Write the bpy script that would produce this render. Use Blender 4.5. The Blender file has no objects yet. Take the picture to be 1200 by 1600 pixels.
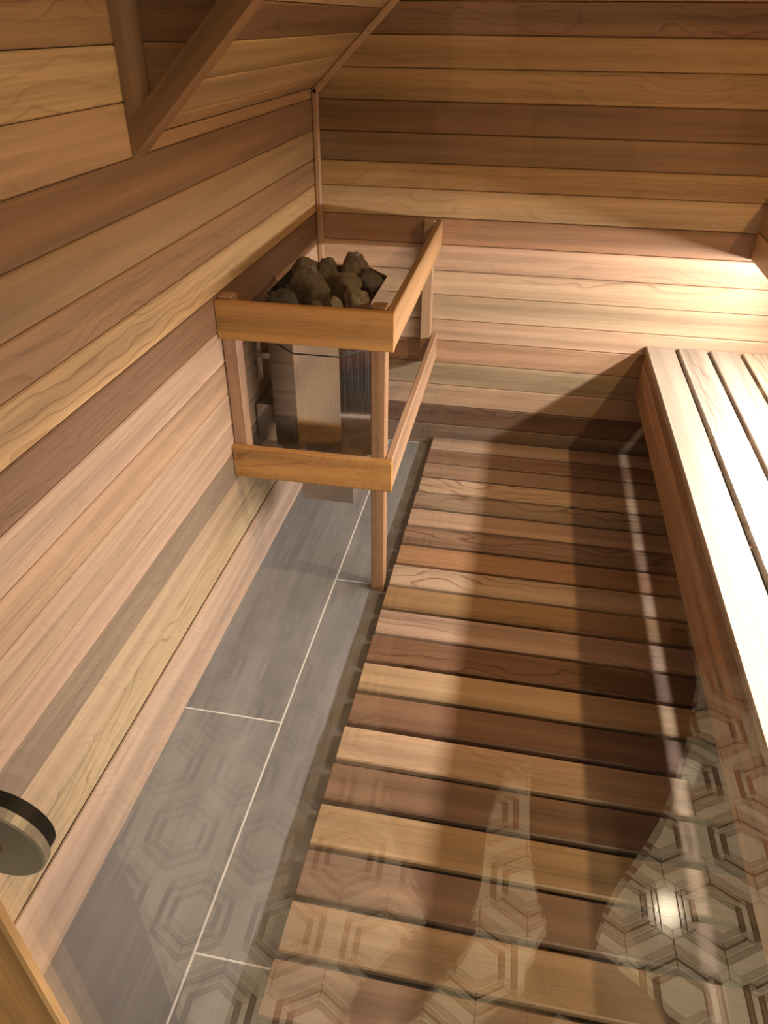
import bpy, bmesh, math, random
from mathutils import Vector, Matrix, noise

# ------------------------------------------------------------------ camera, world, lights, exposure
SC = bpy.context.scene
COL = SC.collection
cam = bpy.data.objects.new('camera', bpy.data.cameras.new('camera'))
COL.objects.link(cam)
cam.data.sensor_fit = 'HORIZONTAL'
cam.data.sensor_width = 36.0
cam.data.lens = 36.0 * 1130.0 / 1200.0
cam.data.clip_start = 0.01
RX, RY, RZ = Vector((0.9827, 0.1850, 0.0076)), Vector((0.1105, -0.5531, -0.8257)), Vector((-0.1485, 0.8123, -0.5640))
cx, cz = RX.normalized(), -RZ.normalized()
cy = cz.cross(cx).normalized()
cx = cy.cross(cz).normalized()
cam.matrix_world = Matrix(((cx.x, cy.x, cz.x, 0), (cx.y, cy.y, cz.y, 0), (cx.z, cy.z, cz.z, 1.34), (0, 0, 0, 1)))
SC.camera = cam

SC.view_settings.view_transform = 'Standard'
SC.view_settings.look = 'None'
SC.view_settings.gamma = 1.0
SC.view_settings.use_curve_mapping = False
SC.view_settings.exposure = 0.0

world = bpy.data.worlds.new('world')
world.use_nodes = True
world.node_tree.nodes['Background'].inputs[0].default_value = (1, 0.85, 0.7, 1)
world.node_tree.nodes['Background'].inputs[1].default_value = 0.01
SC.world = world


def area_light(name, loc, rot, sx, sy, power, color, spread=180):
    d = bpy.data.lights.new(name, 'AREA')
    d.shape = 'RECTANGLE'
    d.size, d.size_y = sx, sy
    d.energy = power
    d.color = color
    d.spread = math.radians(spread)
    o = bpy.data.objects.new(name, d)
    COL.objects.link(o)
    o.location = loc
    o.rotation_euler = rot
    return o


def point_light(name, loc, radius, power, color):
    d = bpy.data.lights.new(name, 'POINT')
    d.energy = power
    d.color = color
    d.shadow_soft_size = radius
    o = bpy.data.objects.new(name, d)
    COL.objects.link(o)
    o.location = loc
    return o


LED = (1.0, 0.905, 0.85)
WARM = (1.0, 0.66, 0.35)
# three LED strips under the upper bench, aimed down and out into the room
for lx, pw in ((0.775, 33.0), (1.005, 9.5), (1.235, 8.5)):
    area_light('led_strip_light', (lx, 1.28, 0.728), (0, math.radians(64), 0), 0.022, 2.1, pw, LED)
# bathroom ceiling lamp and added fill lights outside the glass
def spot_light(name, loc, target, angle, blend, radius, power, color):
    d = bpy.data.lights.new(name, 'SPOT')
    d.energy, d.color, d.shadow_soft_size = power, color, radius
    d.spot_size, d.spot_blend = math.radians(angle), blend
    o = bpy.data.objects.new(name, d)
    COL.objects.link(o)
    o.location = loc
    o.rotation_euler = (Vector(target) - Vector(loc)).to_track_quat('-Z', 'Y').to_euler()
    return o


# sauna wall lamp high on the right-hand wall, shaded so that it throws its light down across the room
spot_light('sauna_lamp_light', (1.17, 1.25, 2.0), (0.05, 1.2, 0.0), 146.0, 1.0, 0.03, 84.0, WARM)
# recessed bathroom downlight outside the glass, aimed at the floor by the door
spot_light('bathroom_spot_light', (1.06, -1.66, 2.28), (0.62, -0.18, 0), 37.0, 0.9, 0.055, 560.0, (1.0, 0.82, 0.58))
spot_light('bathroom_spot_light', (-0.45, -0.06, 2.28), (-0.28, -0.20, 0.0), 44.0, 1.0, 0.10, 85.0, (1.0, 0.82, 0.58))  # added spot with no known fixture, brightens the mirrored tiles on the left
area_light('bathroom_fill_light', (0.8, -2.4, 2.0), (math.radians(78), 0, math.radians(15)), 0.9, 0.15, 26.0, (1.0, 0.80, 0.55))  # added fill with no known fixture, brightens the door pull and fitting

# ------------------------------------------------------------------ materials
def new_mat(name):
    m = bpy.data.materials.new(name)
    m.use_nodes = True
    nt = m.node_tree
    nt.nodes.clear()
    out = nt.nodes.new('ShaderNodeOutputMaterial')
    return m, nt, out


def N(nt, kind, **kw):
    n = nt.nodes.new(kind)
    for k, v in kw.items():
        setattr(n, k, v)
    return n


def math_node(nt, op, a, b=None, c=None, clamp=False):
    n = N(nt, 'ShaderNodeMath', operation=op, use_clamp=clamp)
    for i, v in enumerate((a, b, c)):
        if v is None:
            continue
        if isinstance(v, (int, float)):
            n.inputs[i].default_value = v
        else:
            nt.links.new(v, n.inputs[i])
    return n.outputs[0]


def mapping(nt, vec, scale):
    n = N(nt, 'ShaderNodeMapping')
    n.inputs['Scale'].default_value = scale
    nt.links.new(vec, n.inputs['Vector'])
    return n.outputs['Vector']


def noise_tex(nt, vec, scale=1.0, detail=2.0, rough=0.5):
    n = N(nt, 'ShaderNodeTexNoise')
    n.inputs['Scale'].default_value = scale
    n.inputs['Detail'].default_value = detail
    n.inputs['Roughness'].default_value = rough
    nt.links.new(vec, n.inputs['Vector'])
    return n.outputs['Fac']


def mrange(nt, v, a, b, c, d):
    n = N(nt, 'ShaderNodeMapRange')
    nt.links.new(v, n.inputs[0])
    for i, x in enumerate((a, b, c, d)):
        n.inputs[i + 1].default_value = x
    return n.outputs[0]


def mixcol(nt, fac, a, b, blend='MIX'):
    n = N(nt, 'ShaderNodeMix', data_type='RGBA', blend_type=blend)
    for sock, v in ((n.inputs[0], fac), (n.inputs[6], a), (n.inputs[7], b)):
        if isinstance(v, (int, float)):
            sock.default_value = v
        elif isinstance(v, tuple):
            sock.default_value = (*v[:3], 1)
        else:
            nt.links.new(v, sock)
    return n.outputs[2]


def wood_material(name, rough=0.45, figure=1.0, spec=0.4):
    """Cedar: the board's own colour comes from the object, the grain runs along the board's local x."""
    m, nt, out = new_mat(name)
    tc = N(nt, 'ShaderNodeTexCoord')
    oi = N(nt, 'ShaderNodeObjectInfo')
    rnd = oi.outputs['Random']
    off = N(nt, 'ShaderNodeCombineXYZ')
    nt.links.new(math_node(nt, 'MULTIPLY', rnd, 31.0), off.inputs[0])
    nt.links.new(math_node(nt, 'MULTIPLY', rnd, 17.0), off.inputs[1])
    nt.links.new(math_node(nt, 'MULTIPLY', rnd, 53.0), off.inputs[2])
    add = N(nt, 'ShaderNodeVectorMath', operation='ADD')
    nt.links.new(tc.outputs['Object'], add.inputs[0])
    nt.links.new(off.outputs[0], add.inputs[1])
    v = add.outputs[0]
    broad = noise_tex(nt, mapping(nt, v, (0.7, 22, 22)), 1.0, 3.0, 0.55)
    fine = noise_tex(nt, mapping(nt, v, (5, 260, 260)), 1.0, 2.0, 0.6)
    # cathedral growth rings: a warped distance across the board cut into bands
    sep = N(nt, 'ShaderNodeSeparateXYZ')
    nt.links.new(v, sep.inputs[0])
    warp = noise_tex(nt, mapping(nt, v, (2.6, 7, 7)), 1.0, 2.5, 0.5)
    ring = math_node(nt, 'ADD', math_node(nt, 'MULTIPLY', sep.outputs[1], 38.0), math_node(nt, 'MULTIPLY', warp, 9.0))
    fr = math_node(nt, 'FRACT', ring)
    late = mrange(nt, fr, 0.72, 0.97, 0.0, 1.0)
    late = math_node(nt, 'MULTIPLY', late, mrange(nt, fr, 0.97, 1.0, 1.0, 0.0))
    sel = math_node(nt, 'FRACT', math_node(nt, 'MULTIPLY', rnd, 7.31))
    sel = mrange(nt, sel, 0.25, 0.9, 0.10, 0.75 * figure)
    patch = mrange(nt, noise_tex(nt, mapping(nt, v, (0.9, 9, 9)), 1.0, 1.0), 0.42, 0.6, 0.0, 1.0)
    latef = math_node(nt, 'MULTIPLY', math_node(nt, 'MULTIPLY', late, sel), patch)
    val = math_node(nt, 'ADD', mrange(nt, broad, 0.28, 0.72, 0.66, 1.26), mrange(nt, fine, 0.3, 0.7, -0.11, 0.11))
    sc = N(nt, 'ShaderNodeVectorMath', operation='SCALE')
    nt.links.new(oi.outputs['Color'], sc.inputs[0])
    nt.links.new(val, sc.inputs['Scale'])
    dark = N(nt, 'ShaderNodeVectorMath', operation='MULTIPLY')
    nt.links.new(sc.outputs[0], dark.inputs[0])
    dark.inputs[1].default_value = (0.52, 0.42, 0.36)
    col = mixcol(nt, latef, sc.outputs[0], dark.outputs[0])
    b = N(nt, 'ShaderNodeBsdfPrincipled')
    nt.links.new(col, b.inputs['Base Color'])
    b.inputs['Specular IOR Level'].default_value = spec
    nt.links.new(mrange(nt, fine, 0.3, 0.7, rough - 0.06, rough + 0.1), b.inputs['Roughness'])
    bump = N(nt, 'ShaderNodeBump')
    bump.inputs['Strength'].default_value = 0.12
    bump.inputs['Distance'].default_value = 0.002
    nt.links.new(fine, bump.inputs['Height'])
    nt.links.new(bump.outputs[0], b.inputs['Normal'])
    nt.links.new(b.outputs[0], out.inputs[0])
    return m


def plain_material(name, color, rough=0.5, metal=0.0, spec=0.5, var=0.0, scale=8.0, bump=0.0):
    m, nt, out = new_mat(name)
    b = N(nt, 'ShaderNodeBsdfPrincipled')
    b.inputs['Roughness'].default_value = rough
    b.inputs['Metallic'].default_value = metal
    b.inputs['Specular IOR Level'].default_value = spec
    tc = N(nt, 'ShaderNodeTexCoord')
    nz = noise_tex(nt, tc.outputs['Object'], scale, 4.0, 0.6)
    lo = tuple(c * (1 - var) for c in color)
    hi = tuple(min(1, c * (1 + var)) for c in color)
    nt.links.new(mixcol(nt, mrange(nt, nz, 0.3, 0.7, 0, 1), lo, hi), b.inputs['Base Color'])
    if bump:
        bp = N(nt, 'ShaderNodeBump')
        bp.inputs['Strength'].default_value = bump
        bp.inputs['Distance'].default_value = 0.004
        nt.links.new(nz, bp.inputs['Height'])
        nt.links.new(bp.outputs[0], b.inputs['Normal'])
    nt.links.new(b.outputs[0], out.inputs[0])
    return m


def steel_material(name, rough=0.16):
    m, nt, out = new_mat(name)
    b = N(nt, 'ShaderNodeBsdfPrincipled')
    tc = N(nt, 'ShaderNodeTexCoord')
    streak = noise_tex(nt, mapping(nt, tc.outputs['Object'], (300, 300, 4)), 1.0, 2.0)
    b.inputs['Base Color'].default_value = (0.52, 0.50, 0.48, 1)
    b.inputs['Metallic'].default_value = 1.0
    nt.links.new(mrange(nt, streak, 0.3, 0.7, rough - 0.05, rough + 0.07), b.inputs['Roughness'])
    nt.links.new(b.outputs[0], out.inputs[0])
    return m


def floor_tile_material():
    """Grey wood-look porcelain plank, grain along local x."""
    m, nt, out = new_mat('grey_plank_tile')
    tc = N(nt, 'ShaderNodeTexCoord')
    oi = N(nt, 'ShaderNodeObjectInfo')
    off = N(nt, 'ShaderNodeCombineXYZ')
    nt.links.new(math_node(nt, 'MULTIPLY', oi.outputs['Random'], 40.0), off.inputs[0])
    nt.links.new(math_node(nt, 'MULTIPLY', oi.outputs['Random'], 23.0), off.inputs[1])
    add = N(nt, 'ShaderNodeVectorMath', operation='ADD')
    nt.links.new(tc.outputs['Object'], add.inputs[0])
    nt.links.new(off.outputs[0], add.inputs[1])
    broad = noise_tex(nt, mapping(nt, add.outputs[0], (1.6, 14, 14)), 1.0, 4.0, 0.6)
    fine = noise_tex(nt, mapping(nt, add.outputs[0], (7, 130, 130)), 1.0, 3.0, 0.6)
    v = math_node(nt, 'ADD', mrange(nt, broad, 0.3, 0.7, 0.0, 0.75), mrange(nt, fine, 0.3, 0.7, 0.0, 0.25))
    b = N(nt, 'ShaderNodeBsdfPrincipled')
    nt.links.new(mixcol(nt, v, (0.15, 0.15, 0.153), (0.31, 0.31, 0.31)), b.inputs['Base Color'])
    b.inputs['Roughness'].default_value = 0.42
    b.inputs['Specular IOR Level'].default_value = 0.35
    nt.links.new(b.outputs[0], out.inputs[0])
    return m


def stone_material():
    m, nt, out = new_mat('sauna_stone')
    tc = N(nt, 'ShaderNodeTexCoord')
    oi = N(nt, 'ShaderNodeObjectInfo')
    n1 = noise_tex(nt, tc.outputs['Object'], 22.0, 6.0, 0.7)
    n2 = noise_tex(nt, tc.outputs['Object'], 70.0, 4.0, 0.7)
    val = math_node(nt, 'ADD', mrange(nt, n1, 0.3, 0.7, 0.45, 1.6), mrange(nt, n2, 0.3, 0.7, -0.2, 0.2))
    sc = N(nt, 'ShaderNodeVectorMath', operation='SCALE')
    nt.links.new(oi.outputs['Color'], sc.inputs[0])
    nt.links.new(val, sc.inputs['Scale'])
    b = N(nt, 'ShaderNodeBsdfPrincipled')
    nt.links.new(sc.outputs[0], b.inputs['Base Color'])
    b.inputs['Roughness'].default_value = 0.75
    bp = N(nt, 'ShaderNodeBump')
    bp.inputs['Strength'].default_value = 0.9
    bp.inputs['Distance'].default_value = 0.004
    nt.links.new(n2, bp.inputs['Height'])
    nt.links.new(bp.outputs[0], b.inputs['Normal'])
    nt.links.new(b.outputs[0], out.inputs[0])
    return m


def glass_material():
    m, nt, out = new_mat('clear_door_glass')
    geo = N(nt, 'ShaderNodeNewGeometry')
    ior = N(nt, 'ShaderNodeMix', data_type='FLOAT')
    nt.links.new(geo.outputs['Backfacing'], ior.inputs[0])
    ior.inputs[2].default_value = 1.52
    ior.inputs[3].default_value = 1 / 1.52
    fr = N(nt, 'ShaderNodeFresnel')
    nt.links.new(ior.outputs[0], fr.inputs['IOR'])
    tr = N(nt, 'ShaderNodeBsdfTransparent')
    tr.inputs[0].default_value = (0.975, 0.985, 0.975, 1)
    gl = N(nt, 'ShaderNodeBsdfGlossy')
    gl.inputs['Roughness'].default_value = 0.0
    mx = N(nt, 'ShaderNodeMixShader')
    nt.links.new(fr.outputs[0], mx.inputs[0])
    nt.links.new(tr.outputs[0], mx.inputs[1])
    nt.links.new(gl.outputs[0], mx.inputs[2])
    nt.links.new(mx.outputs[0], out.inputs[0])
    return m


def marble_material(name, c1, c2, rough):
    m, nt, out = new_mat(name)
    tc = N(nt, 'ShaderNodeTexCoord')
    oi = N(nt, 'ShaderNodeObjectInfo')
    n1 = noise_tex(nt, tc.outputs['Object'], 9.0, 5.0, 0.6)
    b = N(nt, 'ShaderNodeBsdfPrincipled')
    nt.links.new(mixcol(nt, mrange(nt, n1, 0.35, 0.65, 0, 1), c1, c2), b.inputs['Base Color'])
    b.inputs['Roughness'].default_value = rough
    nt.links.new(b.outputs[0], out.inputs[0])
    return m


M_WALL = wood_material('cedar_wall_board', 0.48, 1.0, 0.35)
M_SLAT = wood_material('cedar_slat', 0.42, 1.6, 0.4)
M_RAIL = wood_material('cedar_rail', 0.45, 1.2, 0.35)
M_PLAIN = wood_material('plain_cedar', 0.48, 0.12, 0.35)
M_DULL = plain_material('dull_steel', (0.34, 0.29, 0.25), 0.42, 0.7, var=0.05)
M_BACK = plain_material('dark_backing', (0.05, 0.028, 0.015), 0.9, var=0.2)
M_TILE = floor_tile_material()
M_GROUT = plain_material('pale_grout', (0.75, 0.74, 0.71), 0.8, var=0.08, scale=60)
M_STEEL = steel_material('brushed_stainless', 0.15)
M_DARKSTEEL = plain_material('dark_heater_inside', (0.03, 0.026, 0.022), 0.6, 0.6)
M_SEAM = plain_material('black_gap', (0.008, 0.008, 0.008), 0.6)
M_STONE = stone_material()
M_GLASS = glass_material()
M_NICKEL = plain_material('satin_nickel', (0.50, 0.48, 0.42), 0.45, 0.3, var=0.04)
M_COPPER = plain_material('copper_screw', (0.55, 0.24, 0.07), 0.4, 0.8)
M_RUBBER = plain_material('black_gasket', (0.006, 0.006, 0.006), 0.6)
M_PAINT = plain_material('taupe_paint', (0.33, 0.29, 0.24), 0.8, var=0.03)
M_DARKPAINT = plain_material('brown_paint', (0.075, 0.05, 0.037), 0.8, var=0.05)
M_CREAM = marble_material('cream_mosaic', (0.56, 0.52, 0.43), (0.68, 0.64, 0.54), 0.04)
M_TAUPE = marble_material('taupe_mosaic', (0.17, 0.135, 0.10), (0.22, 0.175, 0.13), 0.04)
M_TGROUT = plain_material('brown_grout', (0.16, 0.125, 0.085), 0.85, var=0.1, scale=50)
M_DENIM = plain_material('dark_trousers', (0.012, 0.011, 0.012), 0.9, var=0.2, scale=60)
M_KNIT = plain_material('dark_knit', (0.02, 0.017, 0.016), 0.9, var=0.2, scale=90)
M_SKIN = plain_material('skin', (0.42, 0.24, 0.16), 0.55, var=0.06)
M_HAIR = plain_material('brown_hair', (0.03, 0.018, 0.01), 0.5, var=0.3, scale=40)
M_SHOE = plain_material('dark_shoe', (0.06, 0.05, 0.045), 0.7, var=0.15, scale=50)
M_BLACK = plain_material('black_case', (0.012, 0.012, 0.014), 0.35)

# ------------------------------------------------------------------ helpers
WM = {}
DESAT = 0.0
ALBEDO = 0.86


def world_of(o):
    return WM.get(o.name, Matrix.Identity(4))


def place(o, M, parent=None):
    WM[o.name] = M.copy()
    if parent is not None:
        o.parent = parent
        o.matrix_basis = world_of(parent).inverted() @ M
    else:
        o.matrix_basis = M
    return o


def link(name, mesh, mat, M=None, parent=None, color=None):
    o = bpy.data.objects.new(name, mesh)
    COL.objects.link(o)
    if mat is not None and not mesh.materials:
        mesh.materials.append(mat)
    place(o, M if M is not None else Matrix.Identity(4), parent)
    if color:
        lum = 0.35 * color[0] + 0.5 * color[1] + 0.15 * color[2]
        o.color = (*((c * (1 - DESAT) + lum * DESAT) * ALBEDO for c in color), 1)
    return o


def thing(name, label, cat, loc, group=None):
    o = bpy.data.objects.new(name, None)
    o.empty_display_size = 0.05
    COL.objects.link(o)
    place(o, Matrix.Translation(loc))
    tag(o, label, cat, group)
    return o


def tag(o, label, cat, group=None):
    o['label'] = label
    o['category'] = cat
    if group:
        o['group'] = group
    return o


def structure(o):
    o['kind'] = 'structure'
    return o


def mesh_from(name, verts, faces, smooth=False):
    me = bpy.data.meshes.new(name)
    me.from_pydata([tuple(v) for v in verts], [], faces)
    me.update()
    bm = bmesh.new()
    bm.from_mesh(me)
    bmesh.ops.recalc_face_normals(bm, faces=bm.faces)
    bm.to_mesh(me)
    bm.free()
    if smooth:
        me.polygons.foreach_set('use_smooth', [True] * len(me.polygons))
    return me


CACHE = {}


def bar_mesh(L, W, T, ch=0.003, mat=None):
    """Rectangular bar, length L on x, width W on y, thickness T on z, long edges chamfered."""
    key = (round(L, 4), round(W, 4), round(T, 4), round(ch, 4), mat.name if mat else '')
    if key in CACHE:
        return CACHE[key]
    w, t, c = W / 2, T / 2, min(ch, T * 0.45, W * 0.45)
    prof = [(-w + c, -t), (w - c, -t), (w, -t + c), (w, t - c), (w - c, t), (-w + c, t), (-w, t - c), (-w, -t + c)]
    v, f = [], []
    e = min(c * 0.5, 0.0015)
    rings = [(-L / 2, e), (-L / 2 + e, 0.0), (L / 2 - e, 0.0), (L / 2, e)]
    for x, s in rings:
        for (a, b) in prof:
            v.append((x, a - math.copysign(s, a), b - math.copysign(s, b)))
    for k in range(3):
        for i in range(8):
            j = (i + 1) % 8
            f.append((k * 8 + i, k * 8 + j, (k + 1) * 8 + j, (k + 1) * 8 + i))
    f.append(tuple(range(7, -1, -1)))
    f.append(tuple(range(24, 32)))
    me = mesh_from('bar', v, f)
    if mat:
        me.materials.append(mat)
    CACHE[key] = me
    return me


def frame(center, u, v, n):
    u, v, n = Vector(u).normalized(), Vector(v).normalized(), Vector(n).normalized()
    return Matrix(((u.x, v.x, n.x, center[0]), (u.y, v.y, n.y, center[1]), (u.z, v.z, n.z, center[2]), (0, 0, 0, 1)))


def bar(name, x0, x1, y0, y1, z0, z1, along, mat, parent=None, color=None, ch=0.003):
    """Axis-aligned bar; local x (grain) runs along the given world axis."""
    d = {'x': x1 - x0, 'y': y1 - y0, 'z': z1 - z0}
    c = ((x0 + x1) / 2, (y0 + y1) / 2, (z0 + z1) / 2)
    if along == 'x':
        M, L, W, T = frame(c, (1, 0, 0), (0, 1, 0), (0, 0, 1)), d['x'], d['y'], d['z']
    elif along == 'y':
        M, L, W, T = frame(c, (0, 1, 0), (-1, 0, 0), (0, 0, 1)), d['y'], d['x'], d['z']
    else:
        M, L, W, T = frame(c, (0, 0, 1), (1, 0, 0), (0, 1, 0)), d['z'], d['x'], d['y']
    return link(name, bar_mesh(L, W, T, ch, mat), mat, M, parent, color)


def box_mesh(x0, x1, y0, y1, z0, z1):
    v = [(x0, y0, z0), (x1, y0, z0), (x1, y1, z0), (x0, y1, z0), (x0, y0, z1), (x1, y0, z1), (x1, y1, z1), (x0, y1, z1)]
    f = [(0, 3, 2, 1), (4, 5, 6, 7), (0, 1, 5, 4), (1, 2, 6, 5), (2, 3, 7, 6), (3, 0, 4, 7)]
    return mesh_from('slab', v, f)


def slab(name, x0, x1, y0, y1, z0, z1, mat, parent=None):
    """Box whose origin sits at its centre."""
    c = ((x0 + x1) / 2, (y0 + y1) / 2, (z0 + z1) / 2)
    hx, hy, hz = (x1 - x0) / 2, (y1 - y0) / 2, (z1 - z0) / 2
    return link(name, box_mesh(-hx, hx, -hy, hy, -hz, hz), mat, Matrix.Translation(c), parent)


def prism(name, pts, n0, n1, to3, mat, parent=None, M=None, smooth=False):
    """Polygon pts extruded between n0 and n1; to3(a, b, n) gives the 3-D point."""
    k = len(pts)
    v = [to3(a, b, n0) for a, b in pts] + [to3(a, b, n1) for a, b in pts]
    f = [tuple(range(k - 1, -1, -1)), tuple(range(k, 2 * k))]
    f += [(i, (i + 1) % k, k + (i + 1) % k, k + i) for i in range(k)]
    return link(name, mesh_from(name, v, f, smooth), mat, M, parent)


def shade(c, s):
    return tuple(x * s for x in c)


# ------------------------------------------------------------------ room measures
XL, YB, XR, YF, YG, ZC = -0.674, 2.42, 1.25, 0.30, 0.20, 2.10
SEAMS = [0.0, 0.086, 0.163, 0.245, 0.330, 0.412, 0.486, 0.571, 0.651, 0.734, 0.816, 0.899, 0.972, 1.054, 1.138, 1.2215, 1.302,
         1.381, 1.463, 1.545, 1.627, 1.709, 1.791, 1.873, 1.955, 2.037, 2.10]
GAP = 0.0016
TH = 0.018
L_, G_, M_, D_, P_, O_, E_ = ((0.52, 0.345, 0.205), (0.45, 0.265, 0.12), (0.36, 0.205, 0.105), (0.205, 0.108, 0.056),
                              (0.50, 0.315, 0.205), (0.37, 0.265, 0.155), (0.25, 0.175, 0.125))
rng = random.Random(4)

# floor: grey plank tiles
fl = structure(slab('floor', XL - 0.03, XR + 0.03, YG - 0.02, YB + 0.03, -0.03, -0.0006, M_GROUT))
GX = [-0.425 - 0.249, -0.425, -0.176, 0.073, 0.322, 0.571, 0.820, 1.069, 1.25]
for i in range(8):
    x0, x1 = GX[i] + 0.0019, GX[i + 1] - 0.0019
    start = 1.04 - 2 * 1.03 if i % 2 == 0 else 0.535 - 1.03
    y = start
    while y < YB:
        a, b = max(y, YG - 0.01) + 0.0019, min(y + 1.03, YB) - 0.0019
        if b - a > 0.02:
            bar('tile', x0, x1, a, b, -0.012, 0.0, 'y', M_TILE, fl, ch=0.0008)
        y += 1.03


BACKC = [E_, (0.20, 0.115, 0.075), (0.46, 0.315, 0.205), (0.38, 0.28, 0.175), (0.42, 0.255, 0.155), (0.51, 0.34, 0.22), (0.47, 0.335, 0.21),
         (0.52, 0.36, 0.225), (0.52, 0.335, 0.215), (0.31, 0.165, 0.088), (0.53, 0.345, 0.175), (0.42, 0.245, 0.10), (0.25, 0.142, 0.066),
         (0.235, 0.122, 0.056), (0.40, 0.235, 0.10), (0.43, 0.25, 0.108), (0.24, 0.125, 0.062)]
LEFTC = [L_, L_, (0.47, 0.345, 0.20), (0.54, 0.385, 0.245), (0.27, 0.195, 0.135), (0.50, 0.335, 0.235), (0.52, 0.355, 0.235), (0.42, 0.27, 0.165),
         (0.50, 0.335, 0.225), (0.23, 0.125, 0.07), (0.50, 0.315, 0.15), (0.36, 0.205, 0.105), (0.36, 0.225, 0.115), (0.33, 0.19, 0.105),
         (0.55, 0.355, 0.21), (0.66, 0.46, 0.25), (0.42, 0.26, 0.135)]  # first two of this row lightened in colour for haze mirrored in the glass


def seq_color(lst, i):
    return lst[i] if i < len(lst) else rng.choice((L_, G_, M_, D_, P_))


# back wall: backing + one plank per course (courses above the slope are cut short by it)
wb = structure(slab('wall_back', XL - 0.05, XR + 0.05, YB + TH, YB + TH + 0.04, 0, ZC, M_BACK))
TAN = 0.938
Z0S = 1.162


def slope_x(z):
    return XL + max(0.0, z - Z0S) / TAN


for i in range(len(SEAMS) - 1):
    z0, z1 = SEAMS[i] + GAP / 2, SEAMS[i + 1] - GAP / 2
    x0 = slope_x(z1) if z1 > Z0S else XL
    if x0 > XR - 0.05:
        continue
    x0 = slope_x(z0) if z0 > Z0S else XL
    c = ((x0 + XR) / 2, YB + TH / 2, (z0 + z1) / 2)
    link('plank', bar_mesh(XR - x0, z1 - z0, TH, 0.0026, M_WALL), M_WALL, frame(c, (1, 0, 0), (0, 0, 1), (0, -1, 0)), wb, seq_color(BACKC, i))

# left wall; beyond the dormer corner (y = YD) it stops where the ceiling starts to slope
YD = 1.285
wl = structure(slab('wall_left', XL - TH - 0.04, XL - TH, YF - 0.1, YB + 0.03, 0, 2.1, M_BACK))
for i in range(2, len(SEAMS) - 1):
    z0, z1 = SEAMS[i] + GAP / 2, SEAMS[i + 1] - GAP / 2
    if i == 2:
        z0 = 0.1512
    if z0 >= 1.13:
        y1 = YD - 0.004
    else:
        y1 = YB
    y0 = YG + 0.012
    c = (XL - TH / 2, (y0 + y1) / 2, (z0 + z1) / 2)
    link('plank', bar_mesh(y1 - y0, z1 - z0, TH, 0.0026, M_WALL), M_WALL, frame(c, (0, 1, 0), (0, 0, 1), (1, 0, 0)), wl, seq_color(LEFTC, i))
zt = (1.138 + 1.168) / 2
link('plank', bar_mesh(YB - YD, 0.026, TH, 0.002, M_WALL), M_WALL, frame((XL - TH / 2, (YD + YB) / 2, 1.152), (0, 1, 0), (0, 0, 1), (1, 0, 0)), wl, (0.42, 0.25, 0.13))

# baseboard along the left wall, rounded upper edge
bpts = [(0, 0), (0.014, 0), (0.014, 0.128), (0.0125, 0.138), (0.009, 0.146), (0.004, 0.150), (0, 0.150)]
bb = prism('baseboard_left', bpts, -1.1, 1.1, lambda a, b, n: (n, a, b), M_WALL, None,
           frame((XL, 1.315, 0), (0, 1, 0), (1, 0, 0), (0, 0, 1)))
bb.color = (0.44, 0.31, 0.225, 1)
structure(bb)

# sloped ceiling beyond the dormer
su = Vector((1, 0, TAN)).normalized()            # up the slope
sn = Vector((TAN, 0, -1)).normalized()           # into the room
top_len = (ZC - Z0S) / su.z
s0 = Vector((XL, 0, Z0S))


def slope_pt(s, y, depth):
    p = s0 + su * s - sn * depth
    return (p.x, y, p.z)


cl = prism('ceiling', [(-0.02, TH), (top_len, TH), (top_len, TH + 0.04), (-0.02, TH + 0.04)], YD + 0.01, YB + 0.03,
           lambda a, b, n: slope_pt(a, n, b), M_BACK)
structure(cl)
SS = [0.006, 0.046, 0.127, 0.209, 0.291]
while SS[-1] + 0.082 < top_len:
    SS.append(SS[-1] + 0.082)
SLC = [(0.50, 0.31, 0.16), (0.58, 0.385, 0.20), (0.54, 0.36, 0.155), (0.26, 0.14, 0.07), (0.58, 0.39, 0.21)]
for i in range(len(SS) - 1):
    a, b = SS[i] + GAP / 2, SS[i + 1] - GAP / 2
    c = slope_pt((a + b) / 2, (YD + YB) / 2, TH / 2)
    link('plank', bar_mesh(YB - YD, b - a, TH, 0.0026, M_WALL), M_WALL, frame(c, (0, 1, 0), su, sn), cl, seq_color(SLC, i))
ct = structure(slab('ceiling.001', XL - 0.05, XR + 0.05, YF - 0.1, YB + 0.05, ZC, ZC + 0.04, M_WALL))
ct.color = (0.40, 0.24, 0.12, 1)

# dormer cheek: triangular wall facing the door, above the slope
ck = prism('wall_cheek', [(XL - 0.02, Z0S - 0.02), (XL - 0.02, ZC), (slope_x(ZC), ZC)], YD + TH, YD + TH + 0.02, lambda a, b, n: (a, n, b), M_BACK)
structure(ck)
CZ = [1.162, 1.224, 1.306, 1.388, 1.470, 1.552, 1.634, 1.716, 1.798, 1.88, 1.962, 2.044, 2.10]
CKC = [(0.27, 0.15, 0.075), (0.30, 0.165, 0.08), (0.22, 0.12, 0.058)]
for i in range(len(CZ) - 1):
    a, b = CZ[i] + GAP / 2, CZ[i + 1] - GAP / 2
    xa, xb = slope_x(a), slope_x(b)
    pts = [(XL, a), (xa, a), (xb, b), (XL, b)]
    mx, mz = (XL + xb) / 2, (a + b) / 2
    o = prism('plank', [(p - mx, q - mz) for p, q in pts], -TH / 2, TH / 2, lambda p, q, n: (p, q, n), M_WALL, ck,
              frame((mx, YD + TH / 2, mz), (1, 0, 0), (0, 0, 1), (0, -1, 0)))
    o.color = (*seq_color(CKC, i), 1)

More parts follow.
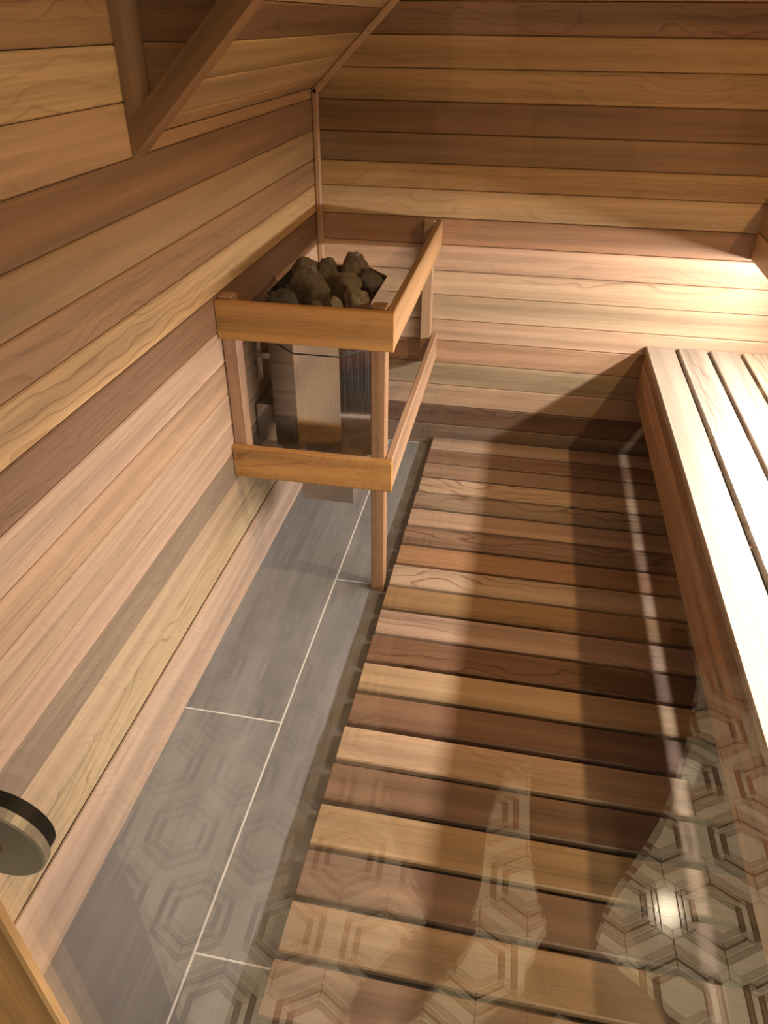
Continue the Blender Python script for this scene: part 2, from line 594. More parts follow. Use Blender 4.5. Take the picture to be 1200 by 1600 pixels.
# trims: corner strips on the back wall, rounded dormer corner post, diagonal edge board of the slope
t1 = structure(bar('trim_1', XL, XL + 0.021, YB - 0.016, YB, 0.0, Z0S + 0.004, 'z', M_RAIL, None, (0.40, 0.24, 0.13), 0.005))
ln = 0.66
c = s0 + su * (ln / 2 + 0.0) + sn * 0.0105
t2 = link('trim_2', bar_mesh(ln, 0.021, 0.016, 0.005, M_RAIL), M_RAIL, frame((c.x, YB - 0.008, c.z), su, sn, (0, -1, 0)), None, (0.42, 0.25, 0.135))
structure(t2)
pts = [(0, 0), (0.040, 0)] + [(0.040 * math.cos(a), 0.020 * math.sin(a)) for a in [math.radians(q) for q in range(10, 91, 10)]]
t3 = prism('trim_3', pts, -0.47, 0.47, lambda a, b, n: (n, a, b), M_RAIL, None,
           frame((XL, YD, 1.178 + 0.47), (0, 0, 1), (1, 0, 0), (0, -1, 0)), smooth=False)
t3.color = (0.34, 0.20, 0.105, 1)
structure(t3)
perp = Vector((-TAN, 0, 1)).normalized()
q0 = Vector((XL - 0.0015, 0, 1.136))
ln = 1.25
v, f = [], []
bw = 0.0375
A = q0
B = q0 + su * ln
C = B + perp * bw
D = Vector((XL - 0.0015, 0, 1.136 + bw / su.x))
mid = (A + B + C + D) / 4
bu, bv = su, perp
for yy in (YD - 0.024, YD + 0.030):
    for p in (A, B, C, D):
        dd = p - mid
        v.append((dd.dot(bu), dd.dot(bv), -(yy - YD)))
f = [(0, 1, 2, 3), (7, 6, 5, 4), (0, 4, 5, 1), (1, 5, 6, 2), (2, 6, 7, 3), (3, 7, 4, 0)]
t4 = link('trim_4', mesh_from('trim_4', v, f), M_PLAIN, frame((mid.x, YD, mid.z), bu, bv, (0, -1, 0)), None, (0.36, 0.205, 0.095))
structure(t4)

# right wall behind the benches, front wall around the glass door
wr = structure(slab('wall_right', XR + TH, XR + TH + 0.04, YF - 0.1, YB + 0.03, 0, ZC, M_BACK))
for i in range(len(SEAMS) - 1):
    z0, z1 = SEAMS[i] + GAP / 2, SEAMS[i + 1] - GAP / 2
    cc = (XR + TH / 2, (YF + YB) / 2, (z0 + z1) / 2)
    link('plank', bar_mesh(YB - YF, z1 - z0, TH, 0.0026, M_WALL), M_WALL, frame(cc, (0, -1, 0), (0, 0, 1), (-1, 0, 0)), wr,
         rng.choice((L_, G_, M_, P_, O_)))
DX0, DX1, DZ = -0.50, 0.50, 2.02
wf = prism('wall_front', [(-1.4, 0), (DX0, 0), (DX0, DZ), (DX1, DZ), (DX1, 0), (1.6, 0), (1.6, 2.4), (-1.4, 2.4)], YG, YG + 0.09,
           lambda a, b, n: (a, n, b), M_PAINT)
structure(wf)

# ------------------------------------------------------------------ glass door with its wooden pull and round fitting
door = bpy.data.objects.new('door_1', None)
COL.objects.link(door)
place(door, Matrix.Translation((0, YG, 0)))
structure(door)
slab('glass_pane', DX0 + 0.002, DX1 - 0.002, YG, YG + 0.008, 0.006, DZ - 0.004, M_GLASS, door)
pull = bar('door_pull', -0.372, -0.2895, YG - 0.0095, YG - 0.0004, 0.30, 0.93, 'z', M_PLAIN, door, (0.85, 0.52, 0.23), 0.002)


def disc(name, r, y0, y1, cx_, cz_, mat, parent, bevel=0.0):
    segs = 48
    prof = [(0.0, y0), (r - bevel, y0), (r, y0 + bevel), (r, y1 - bevel * 0.3), (r - bevel * 0.3, y1), (0.0, y1)]
    v, f = [], []
    for pr, py in prof:
        for k in range(segs):
            a = 2 * math.pi * k / segs
            v.append((pr * math.cos(a), py - y0, pr * math.sin(a)))
    for i in range(len(prof) - 1):
        for k in range(segs):
            j = (k + 1) % segs
            f.append((i * segs + k, i * segs + j, (i + 1) * segs + j, (i + 1) * segs + k))
    me = mesh_from(name, v, f)
    bm = bmesh.new()
    bm.from_mesh(me)
    bmesh.ops.remove_doubles(bm, verts=bm.verts, dist=1e-6)
    bmesh.ops.recalc_face_normals(bm, faces=bm.faces)
    bm.to_mesh(me)
    bm.free()
    return link(name, me, mat, Matrix.Translation((cx_, y0, cz_)), parent)


dk = disc('round_fitting', 0.0315, 0.184, 0.1905, -0.2543, 0.9586, M_NICKEL, door, 0.001)
disc('screw_cap', 0.0065, 0.1834, 0.1844, -0.2543, 0.9586, M_COPPER, dk)
disc('gasket', 0.029, 0.1905, YG - 0.0002, -0.2543, 0.9586, M_RUBBER, dk)

# ------------------------------------------------------------------ duckboard
duck = thing('duckboard', 'slatted cedar duckboard laid on the grey tile between the heater and the bench', 'duckboard', (0.1, 1.3, 0.0))
DC = [(0.50, 0.355, 0.25), (0.30, 0.18, 0.115), (0.36, 0.235, 0.155), (0.52, 0.37, 0.25), (0.32, 0.225, 0.15), (0.44, 0.29, 0.195), (0.27, 0.165, 0.105),
      (0.34, 0.185, 0.095), (0.45, 0.325, 0.22), (0.34, 0.205, 0.095), (0.42, 0.285, 0.205), (0.23, 0.125, 0.07), (0.50, 0.34, 0.19), (0.25, 0.14, 0.085),
      (0.55, 0.375, 0.235), (0.27, 0.16, 0.095), (0.46, 0.30, 0.155), (0.26, 0.155, 0.10), (0.40, 0.26, 0.15), (0.28, 0.17, 0.105), (0.34, 0.22, 0.14), (0.3, 0.19, 0.12)]
DT = 0.0375
for i in range(22):
    ytop = 2.4095 - 0.0985 * i
    xa = -0.2535 - 0.0134 * (2.40 - ytop) + rng.uniform(-0.0012, 0.0012)
    if ytop - 0.0870 < YG + 0.02:
        break
    bar('slat', xa, 0.68, ytop - 0.0870, ytop, DT - 0.019, DT, 'x', M_SLAT, duck, DC[i % len(DC)], 0.003)
for xa, xb in ((-0.262, -0.172), (0.09, 0.175), (0.50, 0.59)):
    bar('runner', xa, xb, 0.245, 2.40, 0.0, DT - 0.019, 'y', M_SLAT, duck, (0.36, 0.24, 0.15), 0.002)

# ------------------------------------------------------------------ lower bench
lb = thing('lower_bench', 'lower cedar sauna bench with wide slats washed pale by bright light from above', 'bench', (0.80, 1.3, 0.0))
BY0, BY1 = YF + 0.001, YB - 0.004
BZ = 0.4476
BSC = [(0.40, 0.325, 0.25), (0.40, 0.325, 0.255), (0.42, 0.335, 0.26), (0.50, 0.39, 0.28), (0.50, 0.39, 0.28), (0.50, 0.39, 0.28), (0.48, 0.37, 0.26), (0.48, 0.37, 0.26)]  # cedar greyed in colour for the overexposed look under the LED strips
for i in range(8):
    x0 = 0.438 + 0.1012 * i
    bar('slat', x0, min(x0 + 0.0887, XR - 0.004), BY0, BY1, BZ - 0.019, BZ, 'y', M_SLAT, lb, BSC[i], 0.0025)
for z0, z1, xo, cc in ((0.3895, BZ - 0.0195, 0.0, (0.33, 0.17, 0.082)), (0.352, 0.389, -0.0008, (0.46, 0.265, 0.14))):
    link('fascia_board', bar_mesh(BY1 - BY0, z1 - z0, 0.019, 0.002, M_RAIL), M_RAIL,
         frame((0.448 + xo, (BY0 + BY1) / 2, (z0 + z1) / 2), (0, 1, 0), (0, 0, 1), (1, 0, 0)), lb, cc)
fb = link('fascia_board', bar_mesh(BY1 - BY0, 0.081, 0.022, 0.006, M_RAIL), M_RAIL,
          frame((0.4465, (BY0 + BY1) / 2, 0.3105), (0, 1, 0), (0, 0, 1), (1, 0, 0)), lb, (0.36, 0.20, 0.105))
yj = BY1 - 0.26
while yj > BY0 + 0.05:
    bar('joist', 0.459, XR - 0.005, yj - 0.019, yj + 0.019, BZ - 0.108, BZ - 0.0195, 'x', M_RAIL, lb, (0.52, 0.36, 0.22), 0.002)
    yj -= 0.34
for yy in (BY0 + 0.06, (BY0 + BY1) / 2, BY1 - 0.06):
    for xx in (0.72, XR - 0.06):
        bar('leg', xx, xx + 0.038, yy - 0.019, yy + 0.019, 0.0, BZ - 0.108, 'z', M_RAIL, lb, (0.45, 0.30, 0.18), 0.002)

# ------------------------------------------------------------------ upper bench
ub = thing('upper_bench', 'upper cedar bench high on the right, only its boarded front edge in view', 'bench', (0.97, 1.3, 0.74))
UX = 0.683
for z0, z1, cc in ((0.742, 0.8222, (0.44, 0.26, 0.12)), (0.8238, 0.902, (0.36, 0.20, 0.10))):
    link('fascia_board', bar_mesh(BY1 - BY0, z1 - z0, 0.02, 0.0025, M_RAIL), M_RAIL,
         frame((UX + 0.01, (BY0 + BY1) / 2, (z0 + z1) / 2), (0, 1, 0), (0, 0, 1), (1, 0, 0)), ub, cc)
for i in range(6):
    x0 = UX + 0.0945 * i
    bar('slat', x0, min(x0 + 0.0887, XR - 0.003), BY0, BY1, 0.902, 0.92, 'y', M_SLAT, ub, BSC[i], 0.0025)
yj = BY1 - 0.06
while yj > BY0:
    bar('joist', UX + 0.0205, XR - 0.004, yj - 0.019, yj + 0.019, 0.80, 0.9015, 'x', M_RAIL, ub, (0.5, 0.34, 0.2), 0.002)
    yj -= 0.5

# ------------------------------------------------------------------ heater guard
gd = thing('heater_guard', 'cedar guard rail of flat boards and posts boxing in the steel heater', 'guard rail', (-0.46, 1.95, 0.0))
RZ0, RZ1, QZ0, QZ1 = 0.7205, 0.810, 0.3475, 0.4360
FR = (0.52, 0.265, 0.080)  # front rails: warm light falling on them is put into this orange
SR = (0.46, 0.285, 0.175)


def rail_x(z0, z1, col):
    return link('rail', bar_mesh(-0.259 - XL - 0.001, z1 - z0, 0.019, 0.0025, M_RAIL), M_RAIL,
                frame(((XL + 0.001 - 0.259) / 2, 1.5265, (z0 + z1) / 2), (1, 0, 0), (0, 0, 1), (0, -1, 0)), gd, col)


def rail_y(z0, z1, col):
    return link('rail', bar_mesh(YB - 0.001 - 1.537, z1 - z0, 0.019, 0.0025, M_RAIL), M_RAIL,
                frame((-0.2695, (YB + 1.536) / 2, (z0 + z1) / 2), (0, 1, 0), (0, 0, 1), (1, 0, 0)), gd, col)


rail_x(RZ0, RZ1, FR)
rail_x(QZ0, QZ1, shade(FR, 1.0))
rail_y(RZ0, RZ1, (0.44, 0.25, 0.115))
rail_y(QZ0, QZ1, SR)
bar('post', -0.316, -0.2795, 1.5365, 1.5735, 0.0, 0.815, 'z', M_RAIL, gd, (0.40, 0.22, 0.115), 0.003)
bar('post', XL + 0.001, XL + 0.0375, 1.5365, 1.5735, 0.348, 0.815, 'z', M_RAIL, gd, (0.45, 0.265, 0.165), 0.003)
bar('post', -0.316, -0.2795, 2.382, 2.419, 0.348, 0.815, 'z', M_RAIL, gd, (0.45, 0.28, 0.16), 0.003)

# ------------------------------------------------------------------ heater
ht = thing('sauna_heater', 'polished stainless steel sauna heater behind the cedar guard, filled with dark stones', 'heater', (-0.475, 1.79, 0.21))
OCT = [(-0.523, 1.607), (-0.408, 1.607), (-0.343, 1.680), (-0.343, 1.900), (-0.408, 1.972), (-0.545, 1.972), (-0.613, 1.905), (-0.613, 1.688)]


def oct_scaled(s):
    mx_, my_ = -0.478, 1.79
    return [(mx_ + (a - mx_) * s, my_ + (b - my_) * s) for a, b in OCT]


def loop_shell(name, z0, z1, inner, mat, bottom=False):
    """Open octagonal shell with a wall thickness; local origin at the heater's base."""
    o_, i_ = OCT, oct_scaled(inner)
    v = [(a, b, z0) for a, b in o_] + [(a, b, z1) for a, b in o_] + [(a, b, z1) for a, b in i_] + [(a, b, z0) for a, b in i_]
    f = []
    for k in range(8):
        j = (k + 1) % 8
        f += [(k, j, 8 + j, 8 + k), (8 + k, 8 + j, 16 + j, 16 + k), (16 + k, 16 + j, 24 + j, 24 + k), (24 + k, 24 + j, j, k)]
    if bottom:
        f.append(tuple(range(24, 32)))
    return link(name, mesh_from(name, v, f), mat, Matrix.Identity(4), ht)


loop_shell('body', 0.36, 0.6605, 0.985, M_STEEL, True)
sm = prism('seam', oct_scaled(0.985), 0.6605, 0.6640, lambda a, b, n: (a, b, n), M_SEAM, ht)
loop_shell('rim', 0.6640, 0.777, 0.982, M_STEEL)
prism('stone_tray', oct_scaled(0.98), 0.705, 0.712, lambda a, b, n: (a, b, n), M_DARKSTEEL, ht)
slab('junction_box', -0.535, -0.390, 1.65, 1.80, 0.212, 0.3595, M_DULL, ht)
slab('wiring_cover', -0.668, -0.614, 1.70, 1.90, 0.36, 0.47, M_STEEL, ht)
bk = slab('wall_bracket', XL + 0.0005, XL + 0.010, 1.735, 1.765, 0.52, 0.63, M_STEEL, ht)
slab('hook', XL + 0.0105, XL + 0.06, 1.742, 1.757, 0.585, 0.60, M_STEEL, bk)
# dark liner so the inside of the rim is not a mirror
o_, i_ = oct_scaled(0.978), oct_scaled(0.965)
v = [(a, b, 0.712) for a, b in o_] + [(a, b, 0.774) for a, b in o_] + [(a, b, 0.774) for a, b in i_] + [(a, b, 0.712) for a, b in i_]
f = []
for k in range(8):
    j = (k + 1) % 8
    f += [(k, j, 8 + j, 8 + k), (8 + k, 8 + j, 16 + j, 16 + k), (16 + k, 16 + j, 24 + j, 24 + k), (24 + k, 24 + j, j, k)]
link('liner', mesh_from('liner', v, f), M_DARKSTEEL, Matrix.Identity(4), ht)


# ------------------------------------------------------------------ stones, each one a thing
def stone_mesh(seed, sx, sy, sz):
    r = random.Random(seed)
    bm = bmesh.new()
    bmesh.ops.create_icosphere(bm, subdivisions=4, radius=1.0)
    planes = []
    for _ in range(13):
        n = Vector((r.gauss(0, 1), r.gauss(0, 1), r.gauss(0, 1))).normalized()
        planes.append((n, r.uniform(0.66, 0.92)))
    off = Vector((r.uniform(0, 50), r.uniform(0, 50), r.uniform(0, 50)))
    for vt in bm.verts:
        p = vt.co.copy()
        for n, d in planes:
            e = p.dot(n) - d
            if e > 0:
                p -= n * e * 0.94
        p *= 1 + 0.10 * noise.noise(p * 1.6 + off) + 0.12 * noise.noise(p * 4.0 + off) + 0.06 * noise.noise(p * 9 + off) + 0.02 * noise.noise(p * 22 + off)
        vt.co = Vector((p.x * sx, p.y * sy, p.z * sz))
    me = bpy.data.meshes.new('stone')
    bm.to_mesh(me)
    bm.free()
    me.polygons.foreach_set('use_smooth', [True] * len(me.polygons))
    return me


S1, S2, S3, S4 = (0.118, 0.097, 0.066), (0.150, 0.124, 0.082), (0.062, 0.058, 0.048), (0.235, 0.205, 0.145)
STONES = [  # x, y, z, sx, sy, sz, colour, label
    (-0.568, 1.905, 0.775, .046, .034, .040, S2, 'light brown flat-topped stone at the back left of the heater, nearest the wall corner'),
    (-0.506, 1.908, 0.775, .034, .034, .040, S1, 'brown rounded stone at the back of the heater, second from the wall corner'),
    (-0.436, 1.917, 0.785, .046, .040, .046, S2, 'tall brown peaked stone at the back right of the heater'),
    (-0.382, 1.842, 0.775, .038, .046, .036, S3, 'smooth charcoal stone leaning in the right back corner of the heater'),
    (-0.505, 1.735, 0.775, .058, .046, .064, S1, 'largest stone, a tall brown wedge standing in the middle of the heater'),
    (-0.432, 1.785, 0.772, .047, .040, .048, S2, 'rounded brown stone right of the tall wedge, near the heater middle'),
    (-0.558, 1.658, 0.764, .048, .030, .038, S3, 'long dark grey stone at the front left rim of the heater'),
    (-0.382, 1.690, 0.772, .033, .036, .042, S4, 'pale grey-green angular stone by the right rim of the heater'),
    (-0.428, 1.648, 0.762, .026, .024, .034, S4, 'small pale upright stone at the front, right of the tall wedge'),
    (-0.578, 1.800, 0.740, .027, .042, .030, S3, 'dark stone sunk in shade against the left rim of the heater'),
    (-0.390, 1.645, 0.752, .024, .022, .026, S1, 'small brown stone low in the front right corner of the heater'),
    (-0.375, 1.765, 0.738, .026, .038, .028, S3, 'dark low stone under the charcoal one by the right rim'),
    (-0.470, 1.640, 0.756, .026, .022, .030, S1, 'small brown chip at the front rim below the tall wedge'),
    (-0.470, 1.845, 0.745, .040, .034, .034, S3, 'dark grey stone half hidden between the back row and the wedge'),
]
for k, (x, y, z, a, b, c_, col, lab) in enumerate(STONES):
    o = link('stone', stone_mesh(k + 11, a * 0.95, b * 0.95, c_ * 0.97), M_STONE, Matrix.Translation((x, y, z)) @ Matrix.Rotation(rng.uniform(-0.4, 0.4), 4, 'Z'), None, col)
    tag(o, lab, 'stone', 'stones in the sauna heater')

# ------------------------------------------------------------------ bathroom outside the glass (seen mirrored in it)
fo = structure(slab('floor_outside', -1.4, 1.6, -2.7, YG - 0.003, -0.03, -0.0015, M_TGROUT))
PIT = 0.17
ROT = math.radians(-1.5)
C0 = Vector((-0.370, 2 * YG - 0.742, 0))


def hex_pt(ap, k):
    """Corner k of a pointy-top hexagon with apothem ap."""
    a = math.radians(30 + 60 * k)
    r_ = ap / math.cos(math.radians(30))
    return Vector((r_ * math.cos(a), r_ * math.sin(a), 0))


def piece_mesh(name, poly, h=0.0022, g=0.0007, mat=None):
    """A tile piece: polygon shrunk by the grout half-width, with a small bevel."""
    c_ = sum(poly, Vector()) / len(poly)

    def inset(dist):
        n_ = len(poly)
        res = []
        for i in range(n_):
            p0, p1, p2 = poly[i - 1], poly[i], poly[(i + 1) % n_]
            d1, d2 = (p1 - p0).normalized(), (p2 - p1).normalized()
            n1, n2 = Vector((-d1.y, d1.x, 0)), Vector((-d2.y, d2.x, 0))
            bis = (n1 + n2)
            bis = bis / max(1e-6, bis.dot(n1))
            res.append(p1 + bis * dist)
        return res
    lo, hi = inset(g), inset(g + 0.0006)
    n_ = len(poly)
    v_ = [(p.x, p.y, -0.0012) for p in lo] + [(p.x, p.y, h - 0.0008 - 0.0015) for p in lo] + [(p.x, p.y, h - 0.0015) for p in hi]
    f_ = [tuple(range(2 * n_, 3 * n_))]
    for ring in (0, n_):
        for i in range(n_):
            j = (i + 1) % n_
            f_.append((ring + i, ring + j, ring + n_ + j, ring + n_ + i))
    me = mesh_from(name, v_, f_)
    if mat:
        me.materials.append(mat)
    return me


AP = [0.212 * PIT, 0.268 * PIT, 0.338 * PIT, 0.395 * PIT]
HEXM = piece_mesh('hexagon_tile', [hex_pt(AP[0], k) for k in range(6)], mat=M_CREAM)
RINGM = []
for r_, mt in ((0, M_TAUPE), (1, M_CREAM), (2, M_TAUPE)):
    RINGM.append([piece_mesh('strip_tile', [hex_pt(AP[r_], k), hex_pt(AP[r_ + 1], k), hex_pt(AP[r_ + 1], k + 1), hex_pt(AP[r_], k + 1)], mat=mt)
                  for k in range(6)])
# long hexagon on the shared edge between two cells: tips at the lattice vertices
LONGM = []
for k in (5, 0, 1):
    a0, a1 = hex_pt(PIT / 2, k), hex_pt(PIT / 2, k + 1)
    b0, b1 = hex_pt(AP[3], k), hex_pt(AP[3], k + 1)
    nn = (a0 + a1).normalized()
    mir = lambda p: p + nn * 2 * (PIT / 2 - p.dot(nn))
    LONGM.append(piece_mesh('long_tile', [a0, mir(b0), mir(b1), a1, b1, b0], mat=M_CREAM))
CELLS = []
for j in range(-16, 7):
    for i in range(-11, 16):
        p = Vector(((i + (j % 2) * 0.5) * PIT, j * PIT * 0.8660254, 0))
        p.rotate(Matrix.Rotation(ROT, 3, 'Z'))
        p += C0
        if -1.25 < p.x < 1.45 and -2.55 < p.y < YG - 0.09:
            CELLS.append(p)
RM = Matrix.Rotation(ROT, 4, 'Z')


def near_key(p):
    return (p - Vector((0.06, -0.28, 0))).length


CELLS.sort(key=near_key)
stuff = {'cream': ([], []), 'taupe': ([], [])}


def into(kind, me, M):
    vs, fs = stuff[kind]
    b_ = len(vs)
    vs.extend(tuple(M @ v_.co) for v_ in me.vertices)
    fs.extend(tuple(b_ + q for q in pl.vertices) for pl in me.polygons)


for n_, p in enumerate(CELLS):
    M = Matrix.Translation(p) @ RM
    single, strips = n_ < 60, n_ < 16
    todo = [('hexagon_tile', HEXM, single, 'cream')] + [('long_tile', q, single, 'cream') for q in LONGM]
    for r_ in range(3):
        todo += [('strip_tile', q, strips, 'cream' if r_ == 1 else 'taupe') for q in RINGM[r_]]
    for nm, me, alone, kind in todo:
        if alone:
            o = bpy.data.objects.new(nm, me)
            COL.objects.link(o)
            place(o, M, fo)
        else:
            into(kind, me, M)
for kind, mt in (('cream', M_CREAM), ('taupe', M_TAUPE)):
    o = link(kind + '_mosaic', mesh_from('mosaic', *stuff[kind]), mt, Matrix.Identity(4), fo)
    o['kind'] = 'stuff'
structure(slab('wall_outside', -1.38, -0.385, -0.007, YG - 0.001, 0, 2.4, M_DARKPAINT))
structure(slab('wall_outside.001', 1.56, 1.62, -2.7, YG, 0, 2.4, M_PAINT))
structure(slab('wall_outside.002', -1.45, 1.65, -2.78, -2.7, 0, 2.4, M_PAINT))
structure(slab('wall_outside.003', -1.46, -1.40, -2.7, YG, 0, 2.4, M_PAINT))
structure(slab('ceiling.002', -1.45, 1.65, -2.75, YG, 2.4, 2.44, M_PAINT))


# ------------------------------------------------------------------ the photographer, mirrored in the glass
def skinned(name, joints, edges, mat, parent, root=0, sub=1, M=None):
    me = bpy.data.meshes.new(name)
    me.from_pydata([j[:3] for j in joints], edges, [])
    o = link(name, me, mat, M, parent)
    md = o.modifiers.new('Skin', 'SKIN')
    sv = me.skin_vertices[0].data
    for i, j in enumerate(joints):
        r_ = j[3]
        sv[i].radius = (r_, r_) if isinstance(r_, (int, float)) else r_
        sv[i].use_root = (i == root)
    md.use_smooth_shade = True
    sb = o.modifiers.new('Subsurf', 'SUBSURF')
    sb.levels = sb.render_levels = sub
    return o


per = thing('person', 'person in dark clothes holding up a phone, mirrored faintly in the glass door', 'person', (0.08, -0.24, 0))
HIP = Vector((0.065, -0.15, 0.80))
body = [(0.065, -0.15, 0.80, 0.10), (0.065, -0.17, 0.95, 0.10), (0.06, -0.20, 1.12, 0.105), (0.055, -0.23, 1.27, 0.10), (0.05, -0.235, 1.36, 0.06),
        (0.048, -0.22, 1.42, 0.045), (0.045, -0.20, 1.48, 0.055)]
be = [(i, i + 1) for i in range(6)]


def limb(pts, start):
    base = len(body)
    body.extend(pts)
    be.append((start, base))
    for i in range(len(pts) - 1):
        be.append((base + i, base + i + 1))


limb([(-0.015, -0.15, 0.76, 0.084), (-0.030, -0.16, 0.60, 0.077), (-0.029, -0.175, 0.44, 0.060), (-0.010, -0.205, 0.28, 0.050), (0.004, -0.225, 0.10, 0.036), (0.002, -0.215, 0.055, 0.03)], 0)
limb([(0.150, -0.15, 0.76, 0.084), (0.160, -0.16, 0.60, 0.077), (0.160, -0.175, 0.44, 0.060), (0.176, -0.205, 0.28, 0.050), (0.204, -0.225, 0.10, 0.036), (0.206, -0.215, 0.055, 0.03)], 0)
limb([(-0.125, -0.23, 1.31, 0.056), (-0.195, -0.22, 1.18, 0.042), (-0.190, -0.18, 1.09, 0.037), (-0.13, -0.11, 1.18, 0.033), (-0.078, -0.052, 1.262, 0.024)], 3)
limb([(0.235, -0.23, 1.31, 0.056), (0.300, -0.22, 1.18, 0.042), (0.285, -0.18, 1.09, 0.037), (0.19, -0.11, 1.18, 0.033), (0.112, -0.052, 1.262, 0.024)], 3)
skinned('body', body, be, M_SKIN, per)
tro = [(0.065, -0.15, 0.88, 0.112), (0.065, -0.165, 0.93, 0.106)] + [(a, b, c_, r_ * 1.14 + 0.003) for a, b, c_, r_ in body[7:12]] + \
      [(a, b, c_, r_ * 1.14 + 0.003) for a, b, c_, r_ in body[13:18]]
skinned('trousers', tro, [(0, 1), (0, 2), (2, 3), (3, 4), (4, 5), (5, 6), (0, 7), (7, 8), (8, 9), (9, 10), (10, 11)], M_DENIM, per)
top = [(0.065, -0.155, 0.90, 0.124), (0.065, -0.17, 0.95, 0.116), (0.06, -0.20, 1.12, 0.120), (0.055, -0.23, 1.27, 0.115), (0.05, -0.235, 1.375, 0.062)] + \
      [(a, b, c_, r_ * 1.18 + 0.003) for a, b, c_, r_ in body[19:23]] + [(a, b, c_, r_ * 1.18 + 0.003) for a, b, c_, r_ in body[24:28]]
skinned('jumper', top, [(0, 1), (1, 2), (2, 3), (3, 4), (3, 5), (5, 6), (6, 7), (7, 8), (3, 9), (9, 10), (10, 11), (11, 12)], M_KNIT, per)


def head_mesh():
    bm = bmesh.new()
    bmesh.ops.create_icosphere(bm, subdivisions=4, radius=1.0)
    for vt in bm.verts:
        p = vt.co
        x, y, z = p.x * 0.072, p.y * 0.092, p.z * 0.112
        if z < 0:
            x *= 1 - 0.28 * (-z / 0.112) ** 1.5
            if y < 0:
                y *= 1 - 0.25 * (-z / 0.112)
        if y > 0:
            fx, fz = x, z
            y += 0.020 * math.exp(-((fx / 0.012) ** 2) - (((fz + 0.018) / 0.020) ** 2))       # nose
            for s in (-1, 1):
                y -= 0.009 * math.exp(-(((fx - s * 0.030) / 0.015) ** 2) - (((fz - 0.004) / 0.012) ** 2))  # eye sockets
            y += 0.006 * math.exp(-((fx / 0.022) ** 2) - (((fz + 0.058) / 0.007) ** 2))       # lips
            y += 0.008 * math.exp(-((fx / 0.022) ** 2) - (((fz + 0.095) / 0.016) ** 2))       # chin
        for s in (-1, 1):
            if s * x > 0:
                x += s * 0.014 * math.exp(-(((y + 0.006) / 0.014) ** 2) - (((z + 0.004) / 0.026) ** 2))  # ears
        vt.co = (x, y, z)
    me = bpy.data.meshes.new('head')
    bm.to_mesh(me)
    bm.free()
    me.polygons.foreach_set('use_smooth', [True] * len(me.polygons))
    return me


HM = Matrix.Translation((0.042, -0.165, 1.585)) @ Matrix.Rotation(math.radians(-28), 4, 'X')
hd = link('head', head_mesh(), M_SKIN, HM, per)
bm = bmesh.new()
bmesh.ops.create_icosphere(bm, subdivisions=4, radius=1.0)
kill = [vt for vt in bm.verts if vt.co.y > 0.35 and vt.co.z < 0.55 or vt.co.z < -0.75]
bmesh.ops.delete(bm, geom=kill, context='VERTS')
for vt in bm.verts:
    p = vt.co
    vt.co = Vector((p.x * 0.083, p.y * 0.100 - 0.006, p.z * 0.122 + 0.004)) * (1 + 0.03 * noise.noise(p * 5))
hm = bpy.data.meshes.new('hair')
bm.to_mesh(hm)
bm.free()
hm.polygons.foreach_set('use_smooth', [True] * len(hm.polygons))
link('hair', hm, M_HAIR, HM, per)
for s in (-1, 1):
    bm = bmesh.new()
    bmesh.ops.create_uvsphere(bm, u_segments=16, v_segments=10, radius=0.0105)
    em = bpy.data.meshes.new('eye')
    bm.to_mesh(em)
    bm.free()
    link('eye', em, M_BLACK, HM @ Matrix.Translation((s * 0.030, 0.076, 0.004)), hd)


def shoe(loc, ang):
    # heel to toe along local +y
    v_, f_ = [], []
    secs = [(-0.070, 0.026, 0.050), (-0.055, 0.034, 0.075), (-0.02, 0.036, 0.085), (0.03, 0.038, 0.070), (0.08, 0.046, 0.055), (0.13, 0.045, 0.045),
            (0.165, 0.034, 0.036), (0.182, 0.014, 0.024)]
    K = 14
    for y_, w_, h_ in secs:
        for k in range(K):
            a = 2 * math.pi * k / K
            sx_, sz_ = math.cos(a), math.sin(a)
            v_.append((w_ * math.copysign(abs(sx_) ** 0.8, sx_), y_, h_ / 2 + h_ / 2 * math.copysign(abs(sz_) ** (0.6 if sz_ < 0 else 0.95), sz_)))
    for i in range(len(secs) - 1):
        for k in range(K):
            j = (k + 1) % K
            f_.append((i * K + k, i * K + j, (i + 1) * K + j, (i + 1) * K + k))
    f_.append(tuple(range(K)))
    f_.append(tuple(range((len(secs) - 1) * K, len(secs) * K)))
    return link('shoe', mesh_from('shoe', v_, f_, True), M_SHOE, Matrix.Translation(loc) @ Matrix.Rotation(ang, 4, 'Z'), per)


shoe((-0.012, -0.205, 0.001), math.radians(38))
shoe((0.226, -0.215, 0.001), math.radians(-58))

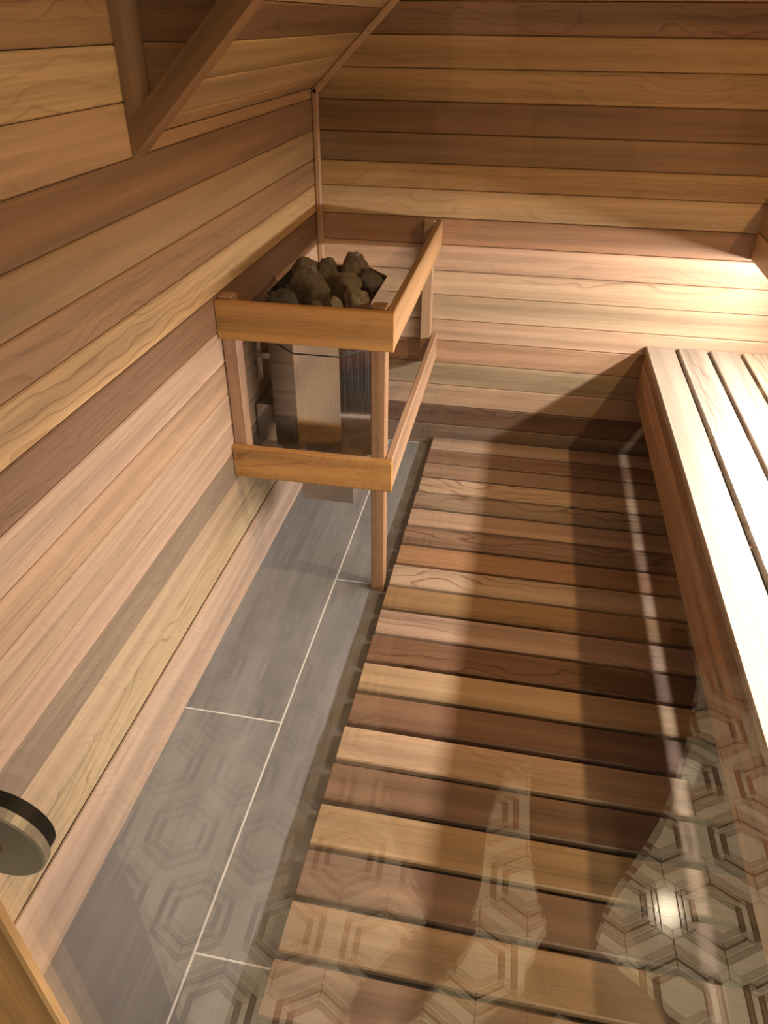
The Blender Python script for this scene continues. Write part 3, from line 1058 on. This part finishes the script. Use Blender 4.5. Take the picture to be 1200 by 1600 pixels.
# phone behind the lens, tilted as the camera is; held by both hands
FWD = -cz
PM = frame(Vector((0, 0, 1.34)) - FWD * 0.012 - cy * 0.045 + cx * 0.018, cx, cy, cz)
ph = thing('phone', 'black phone held up in both hands of the person mirrored in the glass', 'phone', PM.translation)
WM[ph.name] = PM.copy()
ph.matrix_basis = PM
v, f = [], []
pts = []
for (sx_, sy_, a0) in ((1, 1, 0), (-1, 1, 90), (-1, -1, 180), (1, -1, 270)):
    for q in range(0, 91, 30):
        a = math.radians(a0 + q)
        pts.append((sx_ * 0.026 + 0.010 * math.cos(a), sy_ * 0.063 + 0.010 * math.sin(a)))
prism('case', pts, -0.004, 0.004, lambda a, b, n: (a, b, n), M_BLACK, ph, PM)
prism('screen', [(a * 0.94, b * 0.97) for a, b in pts], 0.0041, 0.0046, lambda a, b, n: (a, b, n), M_BLACK, ph, PM)
prism('camera_bump', [(-0.030 + 0.014 * math.cos(q * math.pi / 8) + 0.012, 0.045 + 0.012 * math.sin(q * math.pi / 8)) for q in range(16)], -0.0056, -0.0041,
      lambda a, b, n: (a, b, n), M_BLACK, ph, PM)


def hand(s):
    """Hand gripping the phone's side; local frame of the phone, s = -1 left, 1 right. z is towards the person."""
    J = [(s * 0.070, -0.060, 0.028, 0.022), (s * 0.056, -0.046, 0.024, (0.020, 0.012)), (s * 0.050, -0.030, 0.022, (0.024, 0.011))]
    E_ = [(0, 1), (1, 2)]
    for k, (yy, ln_) in enumerate(((0.008, 0.95), (-0.010, 1.05), (-0.027, 1.0), (-0.044, 0.85))):
        b_ = len(J)
        J.extend([(s * 0.050, yy - 0.006, 0.016, 0.0085), (s * (0.046), yy, 0.002, 0.0078), (s * 0.041, yy + 0.003, -0.0125, 0.0070),
                  (s * (0.041 - 0.014 * ln_), yy + 0.005, -0.0135, 0.0060)])
        E_ += [(2 if k < 2 else 1, b_), (b_, b_ + 1), (b_ + 1, b_ + 2), (b_ + 2, b_ + 3)]
    b_ = len(J)
    J.extend([(s * 0.044, -0.040, 0.022, 0.0105), (s * 0.030, -0.026, 0.016, 0.0088), (s * 0.016, -0.014, 0.013, 0.0078)])
    E_ += [(1, b_), (b_, b_ + 1), (b_ + 1, b_ + 2)]
    return skinned('hand', J, E_, M_SKIN, per, 1, 1, PM)


hand(-1)
hand(1)
